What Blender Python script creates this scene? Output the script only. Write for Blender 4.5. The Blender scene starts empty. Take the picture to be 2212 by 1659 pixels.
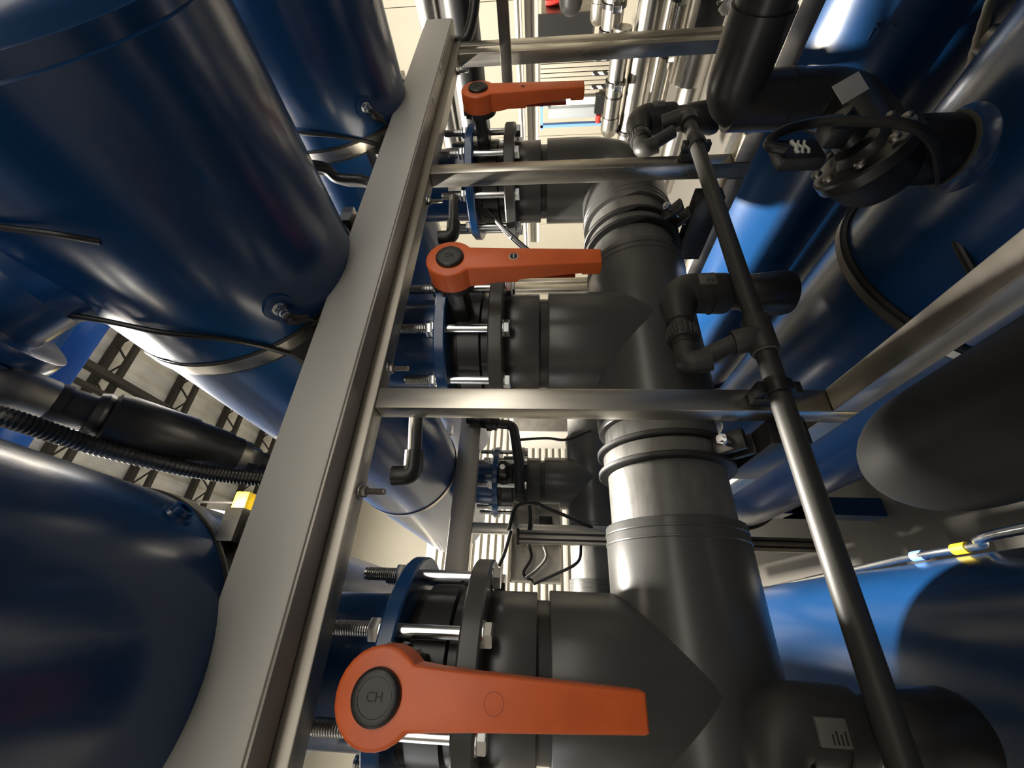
import bpy, bmesh, math, random
from mathutils import Vector, Matrix
random.seed(7)
PI = math.pi
H = 1.35                      # height of the camera above the floor; all z below are relative to it
C = bpy.context.scene.collection
V = Vector

# ------------------------------------------------------------------ camera
cam = bpy.data.cameras.new('camera'); cam_o = bpy.data.objects.new('camera', cam); C.objects.link(cam_o)
cam.sensor_fit = 'HORIZONTAL'; cam.sensor_width = 36.0; cam.lens = 873.0 / 2212 * 36
cam.clip_start = 0.01; cam.clip_end = 100
R = ((0.04055004, -0.86378452, 0.50222704), (0.06179264, 0.50384628, 0.86158029), (-0.99726494, -0.00390318, 0.07380651))
cam_o.matrix_world = Matrix(((R[0][0], -R[0][1], -R[0][2], 0), (R[1][0], -R[1][1], -R[1][2], 0),
                             (R[2][0], -R[2][1], -R[2][2], H), (0, 0, 0, 1)))
S = bpy.context.scene
S.camera = cam_o

# ------------------------------------------------------------------ light and exposure
S.view_settings.view_transform = 'Standard'; S.view_settings.look = 'None'
S.view_settings.gamma = 1.0; S.view_settings.use_curve_mapping = False
S.view_settings.exposure = -0.22
w = bpy.data.worlds.new('world'); S.world = w; w.use_nodes = True
w.node_tree.nodes['Background'].inputs['Color'].default_value = (0.9, 0.95, 1.0, 1)
w.node_tree.nodes['Background'].inputs['Strength'].default_value = 0.0
LAMPS = []                    # (x, y, z, size_x, size_y, power): unseen hall lamps added to match the light, the first placed from shadow edges
LAMPS += [(0.55, 2.60, 3.9, 0.40, 0.30, 1900), (-3.2, 3.4, 4.2, 1.4, 0.3, 50),
          (4.4, 1.6, 4.2, 1.4, 0.3, 50), (0.3, 6.4, 4.2, 1.4, 0.3, 50), (5.0, 6.0, 4.2, 1.4, 0.3, 50)]

# ------------------------------------------------------------------ materials
MATS = {}
def mat(name, col, rough=0.5, metal=0.0, coat=0.0, noise=0.0, scale=20.0, stretch=(1, 1, 1), bump=0.0, bscale=200.0, spec=0.5, rvar=0.0):
    m = bpy.data.materials.new(name); m.use_nodes = True
    nt = m.node_tree; b = nt.nodes['Principled BSDF']
    b.inputs['Base Color'].default_value = (*col, 1); b.inputs['Roughness'].default_value = rough
    b.inputs['Metallic'].default_value = metal; b.inputs['Coat Weight'].default_value = coat
    b.inputs['Coat Roughness'].default_value = 0.12; b.inputs['Specular IOR Level'].default_value = spec
    tc = nt.nodes.new('ShaderNodeTexCoord'); mp = nt.nodes.new('ShaderNodeMapping')
    mp.inputs['Scale'].default_value = stretch; nt.links.new(tc.outputs['Object'], mp.inputs['Vector'])
    if noise or rvar:
        n = nt.nodes.new('ShaderNodeTexNoise'); n.inputs['Scale'].default_value = scale; n.inputs['Detail'].default_value = 5
        nt.links.new(mp.outputs['Vector'], n.inputs['Vector'])
        if noise:
            r = nt.nodes.new('ShaderNodeMapRange'); r.inputs['From Min'].default_value = 0.3; r.inputs['From Max'].default_value = 0.7
            r.inputs['To Min'].default_value = 1 - noise; r.inputs['To Max'].default_value = 1 + noise
            nt.links.new(n.outputs['Fac'], r.inputs['Value'])
            x = nt.nodes.new('ShaderNodeVectorMath'); x.operation = 'SCALE'; x.inputs[0].default_value = col
            nt.links.new(r.outputs['Result'], x.inputs['Scale']); nt.links.new(x.outputs['Vector'], b.inputs['Base Color'])
        if rvar:
            r2 = nt.nodes.new('ShaderNodeMapRange'); r2.inputs['From Min'].default_value = 0.3; r2.inputs['From Max'].default_value = 0.7
            r2.inputs['To Min'].default_value = rough - rvar; r2.inputs['To Max'].default_value = rough + rvar
            nt.links.new(n.outputs['Fac'], r2.inputs['Value']); nt.links.new(r2.outputs['Result'], b.inputs['Roughness'])
    if bump:
        n2 = nt.nodes.new('ShaderNodeTexNoise'); n2.inputs['Scale'].default_value = bscale; n2.inputs['Detail'].default_value = 3
        nt.links.new(mp.outputs['Vector'], n2.inputs['Vector'])
        bp = nt.nodes.new('ShaderNodeBump'); bp.inputs['Strength'].default_value = bump; bp.inputs['Distance'].default_value = 0.002
        nt.links.new(n2.outputs['Fac'], bp.inputs['Height']); nt.links.new(bp.outputs['Normal'], b.inputs['Normal'])
    MATS[name] = m
    return m
mat('blue', (0.006, 0.044, 0.140), 0.24, coat=0.1, bump=0.02, bscale=60, noise=0.06, scale=9)
mat('blue_far', (0.03, 0.13, 0.38), 0.3, coat=0.2)
mat('pvc', (0.062, 0.062, 0.060), 0.30, noise=0.04, scale=3)
mat('pvc_pipe', (0.10, 0.098, 0.092), 0.42, noise=0.12, scale=30, stretch=(1, 4, 4), rvar=0.08)
mat('pvc_dark', (0.020, 0.020, 0.020), 0.35)
mat('fitting', (0.033, 0.032, 0.029), 0.5, bump=0.08, bscale=500)
mat('black', (0.010, 0.010, 0.010), 0.4)
mat('black_dull', (0.008, 0.008, 0.008), 0.5, spec=0.25)
mat('rubber', (0.012, 0.012, 0.012), 0.55)
mat('steel', (0.58, 0.55, 0.49), 0.30, 1.0, noise=0.12, scale=26, stretch=(1, 1, 0.12), bump=0.03, bscale=300, rvar=0.07)
mat('steel_x', (0.44, 0.41, 0.36), 0.45, 1.0, noise=0.10, scale=26, stretch=(0.1, 1, 1), rvar=0.07)
mat('steel_pipe', (0.42, 0.40, 0.36), 0.30, 1.0, noise=0.06, scale=18, stretch=(1, .2, 1), rvar=0.05)
mat('steel_dull', (0.30, 0.28, 0.25), 0.42, 1.0, noise=0.15, scale=15)
mat('zinc', (0.74, 0.76, 0.78), 0.22, 1.0, noise=0.08, scale=60)
mat('duct', (0.60, 0.585, 0.54), 0.5, noise=0.02, scale=6, bump=0.04, bscale=900)
mat('duct_base', (0.42, 0.39, 0.35), 0.4, metal=0.5)
mat('orange', (0.70, 0.125, 0.025), 0.40, noise=0.08, scale=24, bump=0.05, bscale=400)
mat('orange_dark', (0.30, 0.03, 0.008), 0.45)
mat('cap_black', (0.014, 0.013, 0.012), 0.42, bump=0.06, bscale=600)
mat('cap_mark', (0.030, 0.028, 0.025), 0.5)
mat('white', (0.80, 0.78, 0.72), 0.5)
mat('rib_white', (0.30, 0.285, 0.25), 0.5)
mat('white_rail', (0.55, 0.52, 0.45), 0.4)
mat('cream', (0.56, 0.52, 0.42), 0.6, noise=0.03, scale=2)
mat('wall_grey', (0.26, 0.24, 0.20), 0.7, noise=0.04, scale=2)
mat('cream_dark', (0.40, 0.37, 0.30), 0.6)
mat('roof', (0.66, 0.65, 0.60), 0.65, noise=0.18, scale=3)
mat('truss', (0.030, 0.026, 0.021), 0.7, noise=0.3, scale=30)
mat('concrete', (0.11, 0.103, 0.09), 0.55, noise=0.06, scale=3)
mat('yellow', (0.75, 0.55, 0.02), 0.45)
mat('tape_blue', (0.16, 0.33, 0.72), 0.45)
mat('red', (0.5, 0.03, 0.02), 0.4)
mat('label', (0.78, 0.77, 0.72), 0.55)
mat('label_grey', (0.13, 0.127, 0.115), 0.6)
mat('ink', (0.012, 0.012, 0.014), 0.6)
hz = bpy.data.materials.new('hazard'); hz.use_nodes = True; nt = hz.node_tree
wv = nt.nodes.new('ShaderNodeTexWave'); wv.inputs['Scale'].default_value = 6; wv.bands_direction = 'DIAGONAL'
tc = nt.nodes.new('ShaderNodeTexCoord'); cr = nt.nodes.new('ShaderNodeValToRGB'); cr.color_ramp.interpolation = 'CONSTANT'
cr.color_ramp.elements[0].color = (.01, .01, .01, 1); cr.color_ramp.elements[1].color = (.7, .68, .6, 1); cr.color_ramp.elements[1].position = .5
nt.links.new(tc.outputs['Object'], wv.inputs['Vector']); nt.links.new(wv.outputs['Fac'], cr.inputs['Fac'])
nt.links.new(cr.outputs['Color'], nt.nodes['Principled BSDF'].inputs['Base Color']); MATS['hazard'] = hz
mat('glass_grey', (0.35, 0.38, 0.40), 0.15)
lm = bpy.data.materials.new('lamp'); lm.use_nodes = True
b = lm.node_tree.nodes['Principled BSDF']; b.inputs['Emission Color'].default_value = (1, 0.95, 0.86, 1); b.inputs['Emission Strength'].default_value = 6
MATS['lamp'] = lm
dm = bpy.data.materials.new('added_glow'); dm.use_nodes = True  # glow of the unseen strip window added in the end wall
b = dm.node_tree.nodes['Principled BSDF']; b.inputs['Emission Color'].default_value = (0.92, 0.95, 1, 1); b.inputs['Emission Strength'].default_value = 4
MATS['added_glow'] = dm
dm2 = dm.copy(); dm2.name = 'added_glow_warm'; MATS['added_glow_warm'] = dm2  # warmer glow for the strip window added in the aisle wall
b = dm2.node_tree.nodes['Principled BSDF']; b.inputs['Emission Color'].default_value = (1, 0.95, 0.86, 1); b.inputs['Emission Strength'].default_value = 3.3

# ------------------------------------------------------------------ mesh helpers
def frame(d):
    d = V(d).normalized(); a = V((0, 0, 1)) if abs(d.z) < 0.9 else V((1, 0, 0))
    u = d.cross(a).normalized(); v = d.cross(u).normalized()
    return u, v, d
class MB:
    def __init__(s): s.v = []; s.f = []
    def add(s, vs, fs):
        o = len(s.v); s.v += [V(p) for p in vs]; s.f += [tuple(i + o for i in f) for f in fs]; return s
    def box(s, a, b, bev=0.0, rot=None, piv=None):
        (x0, y0, z0), (x1, y1, z1) = a, b
        if bev:
            bm = bmesh.new(); bmesh.ops.create_cube(bm, size=1)
            for q in bm.verts: q.co = V(((x0 + x1) / 2 + q.co.x * (x1 - x0), (y0 + y1) / 2 + q.co.y * (y1 - y0), (z0 + z1) / 2 + q.co.z * (z1 - z0)))
            bmesh.ops.bevel(bm, geom=bm.edges[:], offset=bev, segments=2, affect='EDGES', profile=0.5)
            bm.verts.index_update(); vs = [q.co.copy() for q in bm.verts]; fs = [[q.index for q in f.verts] for f in bm.faces]; bm.free()
        else:
            vs = [V((x, y, z)) for z in (z0, z1) for y in (y0, y1) for x in (x0, x1)]
            fs = [(0, 2, 3, 1), (4, 5, 7, 6), (0, 1, 5, 4), (2, 6, 7, 3), (0, 4, 6, 2), (1, 3, 7, 5)]
        if rot is not None:
            p = V(piv) if piv is not None else V(((x0 + x1) / 2, (y0 + y1) / 2, (z0 + z1) / 2))
            vs = [p + rot @ (q - p) for q in vs]
        return s.add(vs, fs)
    def lathe(s, p, d, prof, n=40):
        u, v, d = frame(d); p = V(p); vs = []; fs = []
        for t, r in prof:
            for i in range(n):
                a = 2 * PI * i / n; vs.append(p + d * t + (u * math.cos(a) + v * math.sin(a)) * r)
        for k in range(len(prof) - 1):
            for i in range(n):
                j = (i + 1) % n; fs.append((k * n + i, k * n + j, (k + 1) * n + j, (k + 1) * n + i))
        if prof[0][1] > 1e-6: fs.append(tuple(range(n))[::-1])
        if prof[-1][1] > 1e-6: fs.append(tuple((len(prof) - 1) * n + i for i in range(n)))
        return s.add(vs, fs)
    def cyl(s, a, b, r, r2=None, n=32, bev=0.0):
        a, b = V(a), V(b); L = (b - a).length; r2 = r if r2 is None else r2
        if bev: return s.lathe(a, b - a, [(0, r - bev), (bev * .3, r - bev * .3), (bev, r), (L - bev, r2), (L - bev * .3, r2 - bev * .3), (L, r2 - bev)], n)
        return s.lathe(a, b - a, [(0, r), (L, r2)], n)
    def ring(s, p, d, r_in, r_out, t, n=48, bev=0.0):   # washer / band
        e = bev
        prof = [(0, r_in), (0, r_out - e), (e, r_out), (t - e, r_out), (t, r_out - e), (t, r_in), (0, r_in)]
        u, v, d = frame(d); p = V(p); vs = []; fs = []
        for tt, r in prof[:-1]:
            for i in range(n):
                a = 2 * PI * i / n; vs.append(p + d * tt + (u * math.cos(a) + v * math.sin(a)) * r)
        K = len(prof) - 1
        for k in range(K):
            for i in range(n):
                j = (i + 1) % n; k2 = (k + 1) % K; fs.append((k * n + i, k * n + j, k2 * n + j, k2 * n + i))
        return s.add(vs, fs)
    def hexa(s, p, d, r, t):
        return s.lathe(p, d, [(0, r * .93), (t * .12, r), (t * .88, r), (t, r * .93)], 6)
    def sweep(s, pts, r, n=16, cap=True):
        pts = [V(p) for p in pts]; m = len(pts); rr = r if isinstance(r, (list, tuple)) else [r] * m
        vs = []; fs = []; u = None
        for k in range(m):
            d = (pts[min(k + 1, m - 1)] - pts[max(k - 1, 0)]).normalized()
            if u is None: u = frame(d)[0]
            u = (u - d * u.dot(d)).normalized(); v = d.cross(u)
            for i in range(n):
                a = 2 * PI * i / n; vs.append(pts[k] + (u * math.cos(a) + v * math.sin(a)) * rr[k])
        for k in range(m - 1):
            for i in range(n):
                j = (i + 1) % n; fs.append((k * n + i, k * n + j, (k + 1) * n + j, (k + 1) * n + i))
        if cap: fs.append(tuple(range(n))[::-1]); fs.append(tuple((m - 1) * n + i for i in range(n)))
        return s.add(vs, fs)
    def prism(s, poly, axis, t0, t1):      # poly in the two other axes, extruded along axis
        def mk(p, t):
            return {'x': (t, p[0], p[1]), 'y': (p[0], t, p[1]), 'z': (p[0], p[1], t)}[axis]
        n = len(poly); vs = [mk(p, t0) for p in poly] + [mk(p, t1) for p in poly]
        fs = [tuple(range(n)), tuple(range(2 * n - 1, n - 1, -1))] + [(i, n + i, n + (i + 1) % n, (i + 1) % n) for i in range(n)]
        return s.add(vs, fs)
    def build(s, name, m, parent=None, origin=None, sharp=35, label=None):
        me = bpy.data.meshes.new(name)
        if origin is None: origin = V((0, 0, 0))
        if parent is not None: origin = parent['_o'] if '_o' in parent else parent['_po']; origin = V(origin)
        me.from_pydata([p - origin for p in s.v], [], s.f)
        bm = bmesh.new(); bm.from_mesh(me); bmesh.ops.recalc_face_normals(bm, faces=bm.faces[:]); bm.to_mesh(me); bm.free()
        me.shade_smooth(); me.set_sharp_from_angle(angle=math.radians(sharp)); me.materials.append(MATS[m])
        o = bpy.data.objects.new(name, me); C.objects.link(o)
        if parent is not None: o.parent = parent; o['_po'] = tuple(origin)
        else: o.location = origin + V((0, 0, H)); o['_o'] = tuple(origin)
        if label: o['label'] = label
        return o
def tag(o, label, cat, group=None, kind=None):
    o['label'] = label; o['category'] = cat
    if group: o['group'] = group
    if kind: o['kind'] = kind
    return o
def thing(name, origin, label, cat, group=None):
    o = bpy.data.objects.new(name, None); C.objects.link(o); o.empty_display_size = 0.05
    o.location = V(origin) + V((0, 0, H)); o['_o'] = tuple(origin)
    return tag(o, label, cat, group)
def struct(name, mb, m, label, origin=(0, 0, 0), sharp=35):
    o = mb.build(name, m, None, V(origin), sharp); o['kind'] = 'structure'; o['label'] = label; return o
def dup(root, off, label=None, skip=()):
    r = root.copy(); C.objects.link(r); r.location = root.location + V(off)
    r['_o'] = tuple(V(root['_o']) + V(off))
    if label: r['label'] = label
    for ch in list(root.children):
        if ch.name.split('.')[0] in skip: continue
        c = ch.copy(); C.objects.link(c); c.parent = r
        for g in list(ch.children):
            d = g.copy(); C.objects.link(d); d.parent = c
    return r
def cat_rom(pts, n=10):
    pts = [V(p) for p in pts]; P = [2 * pts[0] - pts[1]] + pts + [2 * pts[-1] - pts[-2]]; out = []
    for i in range(1, len(P) - 2):
        for k in range(n):
            t = k / n; a, b_, c, d = P[i - 1], P[i], P[i + 1], P[i + 2]
            out.append(0.5 * ((2 * b_) + (c - a) * t + (2 * a - 5 * b_ + 4 * c - d) * t * t + (3 * b_ - a - 3 * c + d) * t ** 3))
    out.append(pts[-1]); return out
def fillet(pts, r, n=8):
    pts = [V(p) for p in pts]; out = [pts[0]]
    for i in range(1, len(pts) - 1):
        a, b_, c = pts[i - 1], pts[i], pts[i + 1]; d1 = (a - b_).normalized(); d2 = (c - b_).normalized()
        ang = d1.angle(d2); L = min(r / math.tan(ang / 2), (a - b_).length * .49, (c - b_).length * .49)
        p0, p1 = b_ + d1 * L, b_ + d2 * L
        for k in range(n + 1):
            t = k / n; out.append((1 - t) ** 2 * p0 + 2 * t * (1 - t) * b_ + t * t * p1)
    out.append(pts[-1]); return out

# ------------------------------------------------------------------ the hall
X0, X1, Y0, Y1, ZF, ZR = -6.0, 7.0, -3.2, 9.0, -H, 5.35
struct('floor', MB().box((X0, Y0, ZF - .1), (X1, Y1, ZF)), 'concrete', 'grey sealed concrete hall floor', (0, 0, ZF))
mb = MB(); n = int((X1 - X0) / 0.0625); vs = []; prof = [0, 0, .035, .035]
for i in range(n + 1):
    x = X0 + i * 0.0625; z = ZR + prof[i % 4]
    vs += [(x, Y0, z), (x, Y1, z)]
mb.add(vs, [(2 * i, 2 * i + 1, 2 * i + 3, 2 * i + 2) for i in range(n)])
struct('ceiling', mb, 'roof', 'corrugated grey metal roof of the hall', (0, 0, ZR), sharp=20)
struct('wall_back', MB().box((X0, Y1, ZF), (X1, Y1 + .1, ZR)), 'cream', 'cream back wall of the hall', (0, Y1, ZF))
mb = MB(); y = Y0
for k in range(7):
    mb.box((X1, y, ZF), (X1 + .1, y + 1.735, ZR)); y += 1.743
wr = struct('wall_right', mb, 'cream', 'cream panelled end wall of the hall', (X1, 0, ZF))
struct('wall_left', MB().box((X0 - .1, Y0, ZF), (X0, Y1, ZR)), 'wall_grey', 'grey end wall of the hall', (X0, 0, ZF))
wn = struct('added_window_1', MB().box((X0 + .001, -.6, 1.2), (X0 + .02, 7.0, 2.3)), 'added_glow', 'unseen bright strip window added high in the end wall for the vessel highlight', (X0, 3, 1.2))  # unseen window, added to give the vessels their bright streak
for k in range(6):
    MB().box((X0 + .001, -.63 + k * 1.526, 1.15), (X0 + .05, -.57 + k * 1.526, 2.35)).build('added_window_bar', 'white', wn)
struct('wall_front', MB().box((X0, Y0 - .1, ZF), (X1, Y0, ZR)), 'wall_grey', 'grey wall along the aisle', (0, Y0, ZF))
wn = struct('added_window_2', MB().box((-3, Y0 + .001, .80), (4.5, Y0 + .02, 1.75)), 'added_glow_warm', 'unseen strip window added in the aisle wall to light duct and levers', (0, Y0, .80))  # unseen window, added to light the duct and levers from the aisle
for k in range(7):
    MB().box((-3.03 + k * 1.25, Y0 + .001, .75), (-2.97 + k * 1.25, Y0 + .05, 1.80)).build('added_window_bar', 'white', wn)

# lattice roof trusses running along x
def truss(y, label):
    t = thing('roof_truss', (0, y, 5.0), label, 'roof truss', 'lattice trusses under the corrugated roof')
    MB().box((X0, y - .035, 5.26), (X1, y + .035, 5.345)).build('top_chord', 'truss', t)
    MB().box((X0, y - .03, 4.98), (X1, y + .03, 5.04)).build('bottom_chord', 'truss', t)
    mb = MB(); x = X0
    while x < X1 - .5:
        mb.sweep([(x, y, 5.02), (x + .25, y, 5.28)], .012, 6); mb.sweep([(x + .25, y, 5.28), (x + .5, y, 5.02)], .012, 6); x += .5
    mb.build('web_bars', 'truss', t)
    return t
t0 = truss(2.8, 'dark steel lattice truss under the corrugated roof')
for k in range(1, 7): dup(t0, (0, k * 1.0, 0))
for x, r in ((2.2, .035), (2.0, .018)):
    o = MB().box((x - r, Y0, 4.90 - r), (x + r, Y1, 4.975)).build('roof_tie_bar', 'truss', None, V((x, 3, 4.9)))
    tag(o, ('thick' if r > .02 else 'thin') + ' dark tie bar running across under the roof trusses', 'tie bar')
for i, (x, y, z, sx, sy, p) in enumerate(LAMPS):
    t = thing('unseen_bay_lamp', (x, y, z), 'unseen white high-bay lamp added under the corrugated roof', 'lamp', 'unseen high-bay lamps added to match the light')
    MB().box((x - sx / 2 - .03, y - sy / 2 - .03, z + .012), (x + sx / 2 + .03, y + sy / 2 + .03, z + .08), .01).build('housing', 'white', t)
    MB().box((x - sx / 2, y - sy / 2, z + .004), (x + sx / 2, y + sy / 2, z + .012)).build('diffuser', 'lamp', t)
    for s in (-1, 1): MB().cyl((x + s * sx * .4, y, z + .08), (x + s * sx * .4, y, ZR + .01), .006, n=6).build('hanger', 'truss', t)
    l = bpy.data.lights.new('lamp_light', 'AREA'); l.shape = 'RECTANGLE'; l.size = sx; l.size_y = sy; l.energy = p; l.color = (1.0, 0.93, 0.82)
    lo = bpy.data.objects.new('lamp_light', l); C.objects.link(lo); lo.parent = t; lo.location = (0, 0, -0.002)

# ------------------------------------------------------------------ vessels (axis along y)
XS = (-0.078, 0.590, 1.240)
VR = 0.224; ZU = 0.61; ZL = -0.786; YH = 0.816; DY = 1.17
def vessel_shell(mb, x, z, y0, y1):
    prof = []
    for k in range(9):
        a = PI / 2 * k / 8; prof.append((y0 + .002 - .055 * math.cos(a), (VR - .006) * math.sin(a)))
    prof += [(y0 + .004, VR - .004), (y0 + .022, VR - .004), (y0 + .024, VR), (y1, VR)]
    for k in range(1, 9):
        a = PI / 2 * k / 8; prof.append((y1 + .11 * math.sin(a), VR * math.cos(a)))
    return mb.lathe((x, 0, z), (0, 1, 0), prof, 96)
def upper_vessel(x, label):
    t = thing('pressure_vessel', (x, 1.5, ZU - VR), label, 'vessel', 'upper row of blue pressure vessels')
    vessel_shell(MB(), x, ZU, .127, 2.85).build('shell', 'blue', t)
    for ys, wd in ((.566, .026), (1.74, .026)):
        st = MB().ring((x, ys, ZU), (0, 1, 0), VR - .001, VR + .0035, wd, 96).build('strap', 'steel', t, label='bright steel strap band around the vessel')
        MB().box((x + .155, ys - .003, ZU - .185), (x + .2, ys + wd + .003, ZU - .160)).build('strap_buckle', 'steel', st)
        MB().ring((x, ys - .006, ZU), (0, 1, 0), VR - .001, VR + .002, wd + .012, 96).build('rubber_liner', 'rubber', t)
    # outlet branch with flange down to the valve
    for k, yb in enumerate((YH, YH + DY)):
        MB().cyl((x, yb, .229), (x, yb, ZU - .12), .110, n=56).build('outlet_neck', 'blue', t)
        f = MB().ring((x, yb, .204), (0, 0, 1), .09, .172, .025, 64, .003).build('outlet_flange', 'blue', t)
    # sensor port
    p = V((x - .151, .498, ZU - .1655)); d = V((-.68, 0, -.73)).normalized()
    MB().cyl(p - d * .02, p + d * .004, .03, .024, 24).build('port_boss', 'blue', t)
    pm = MB().ring(p + d * .003, d, .008, .0125, .004, 24).hexa(p + d * .004, d, .0105, .012).build('port_plug', 'zinc', t)
    return t
def sensor_lead(x, lbl):
    p = V((x - .151, .498, ZU - .1655)); d = V((-.68, 0, -.73)).normalized()
    t = thing('sensor', tuple(p + d * .017), lbl, 'sensor', 'pressure sensors on the upper vessels')
    q = p + d * .017
    MB().ring(q, d, .004, .0085, .004, 20).cyl(q, q + d * .012, .007, n=16).build('thread', 'zinc', t)
    e = q + d * .012 + V((.02, .03, -.012))
    MB().sweep(cat_rom([q + d * .010, q + d * .016 + V((.005, .012, 0)), e], 5), [.007] * 3 + [.0095] * 5 + [.008] * 3, 14).build('plug_body', 'black', t)
    MB().sweep(cat_rom([e, e + V((.012, .03, -.01)), e + V((.03, .048, -.03)), V((x - .09, .60, .395))], 8), .0032, 8).build('lead', 'black', t)
names = ('with the blank lever', 'with the badge lever', 'with the hole lever')
for x, nm in zip(XS, names):
    upper_vessel(x, 'upper blue pressure vessel above the valve ' + nm)
    if x > 0: sensor_lead(x, 'black sensor plug on the upper vessel above the valve ' + nm)
x = XS[0]; p = V((x + .178, .513, ZU - .138)); d = V((.79, 0, -.61))
o = MB().cyl(p - d * .03, p + d * .003, .026, .018, 24).ring(p + d * .002, d, .009, .0135, .009, 24).build('port_socket', 'blue', None, p)
tag(o, 'open threaded blue port socket on the side of an upper vessel', 'port')
# black cradles under the upper vessels on the frame beam
for x, nm in zip(XS, names):
    poly = []
    for k in range(13):
        a = math.radians(-90 - 52 + 104 * k / 12); poly.append((x + (VR + .001) * math.cos(a), ZU + (VR + .001) * math.sin(a)))
    poly = poly + [(x + .215, .405), (x + .12, .3825), (x - .12, .3825), (x - .215, .405)]
    poly = poly[:13] + poly[13:]
    o = MB().prism(poly, 'y', .590, .640).build('vessel_cradle', 'rubber', None, V((x, .615, .3825)))
    tag(o, 'black rubber cradle under the upper vessel above the valve ' + nm, 'cradle')

# side nozzle with flange on the middle upper vessel
x = XS[1]
t = thing('side_nozzle', (x, .44, ZU), 'blue side nozzle with bolted flange on the middle upper vessel', 'nozzle')
d = V((-.80, 0, .60)).normalized(); c = V((x, .40, ZU))
MB().cyl(c + d * .15, c + d * .315, .068, n=40).lathe(c + d * .19, d, [(0, .1), (.03, .078), (.05, .068)], 40).build('neck', 'blue', t)
MB().cyl(c + d * .30, c + d * .325, .105, n=48, bev=.002).build('flange', 'blue', t)
MB().cyl(c + d * .327, c + d * .352, .105, n=48, bev=.002).build('blind_flange', 'blue', t)
for k in range(8):
    a = PI / 8 + k * PI / 4; u, v, _ = frame(d); q = c + (u * math.cos(a) + v * math.sin(a)) * .086
    MB().hexa(q + d * .352, d, .011, .009).build('bolt_head', 'zinc', t)
# blue top beam of the vessel rack
t = thing('rack_beam', (-1.3, .9, ZF), 'square blue rack beam seen above the upper vessels', 'beam')
MB().box((-1.34, .86, 1.37), (2.0, .94, 1.45), .006).build('beam', 'blue', t)
MB().box((-1.34, .86, ZF), (-1.26, .94, 1.37), .006).build('post', 'blue', t)

MARK = (('tri', [(1.044, .372, -.653), (1.037, .364, -.663), (1.037, .378, -.663), (1.044, .372, -.653)]), ('tick', [(1.034, .378, -.667), (1.032, .373, -.671), (1.031, .367, -.673)]),
        ('u', [(1.026, .362, -.682), (1.028, .371, -.678), (1.025, .373, -.683), (1.023, .367, -.688)]),
        ('line', [(1.042, .381, -.655), (1.042, .400, -.656)]), ('line', [(1.032, .379, -.671), (1.038, .403, -.661)]))
def lower_vessel(x, label):
    t = thing('pressure_vessel', (x, 1.5, ZL - VR), label, 'vessel', 'lower row of blue pressure vessels')
    vessel_shell(MB(), x, ZL, -.85, 2.85).build('shell', 'blue', t)
    for ys in (.553, 1.74):
        MB().ring((x, ys, ZL), (0, 1, 0), VR - .001, VR + .008, .030, 96, .004).build('rubber_liner', 'rubber', t)
        MB().ring((x, ys + .008, ZL), (0, 1, 0), VR - .001, VR + .011, .014, 96).build('strap', 'steel_dull', t)
    MB().lathe((x, .35, ZL + VR - .03), (0, 0, 1), [(0, .058), (.03, .054), (.036, .048), (.045, .045)], 48).build('nozzle', 'blue', t)
    p = V((x + .163, .292, ZL + .15)); d = V((.74, 0, .67))
    MB().cyl(p - d * .02, p + d * .01, .022, .017, 24).build('port_plug', 'steel_dull', t)
    for ys in (.55, 1.74):
        MB().box((x - .17, ys - .03, ZF), (x - .10, ys + .06, ZL - .13)).box((x + .10, ys - .03, ZF), (x + .17, ys + .06, ZL - .13)).box((x - .17, ys - .03, ZL - .30), (x + .17, ys + .06, ZL - .21)).build('support_foot', 'blue', t)
    return t
for x, nm in zip(XS, ('below the blank lever, with a chrome tube along it', 'with the black valve standing on its top', 'with the raised moulded mark, behind the black valve')):
    lv = lower_vessel(x - .014, 'lower blue pressure vessel ' + nm)
for nm, pl in MARK: MB().sweep(pl, .0016, 6).build('moulded_mark', 'blue', lv)

# unseen dark cabinets added behind the camera to block low aisle light
for k in range(4):
    xa = -1.9 + k * 1.25
    t = thing('added_cabinet', (xa + .6, -1.3, ZF), 'unseen dark grey cabinet added across the aisle to block low light', 'cabinet', 'unseen cabinets added to block low light')
    MB().box((xa, -1.55, ZF), (xa + 1.22, -1.05, .42), .008).build('body', 'pvc_dark', t)
    for j in range(2):
        dr = MB().box((xa + .02 + j * .6, -1.05, ZF + .1), (xa + .60 + j * .6, -1.03, .39), .006).build('door', 'pvc_dark', t)
        MB().box((xa + .53 + j * .04, -1.03, -.5), (xa + .56 + j * .04, -1.0, -.35), .004).build('handle', 'steel_dull', dr)

# ------------------------------------------------------------------ stainless frame
PX = (-.341, .322, .985, 1.650)
def steel_frame(name, dy, label, posts):
    t = thing(name, (.6, .62 + dy, ZF), label, 'frame')
    MB().box((-1.3, .600 + dy, .286), (1.78, .640 + dy, .3825), .0025).build('top_beam', 'steel_x', t)
    for x in posts:
        last = x == posts[-1]
        MB().box((x - .020, .600 + dy, -.62 if last else -.4985), (x + .020, .640 + dy, .2855), .003).build('post', 'steel', t)
        if last: continue
        for a, b_ in (((-.25, .5995), (.6405, 1.60)) if dy == 0 else ((.6405 + dy, 1.6 + dy),)):
            MB().box((x - .020, a, -.4985), (x + .020, b_, -.456), .003).build('rail', 'steel_x', t)
    # legs at the two ends carry the rails down to the floor
    for x in (posts[0] - .06, posts[-1] + .06):
        MB().box((x - .02, .60 + dy, ZF), (x + .02, .64 + dy, .2855), .003).build('leg', 'steel', t)
    return t
fr = steel_frame('pipe_rack', 0, 'stainless steel tube frame with posts in front of the grey header pipe', PX)
fr2 = steel_frame('pipe_rack', DY - .04, 'second stainless tube frame standing behind the first header pipe', PX)

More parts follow.
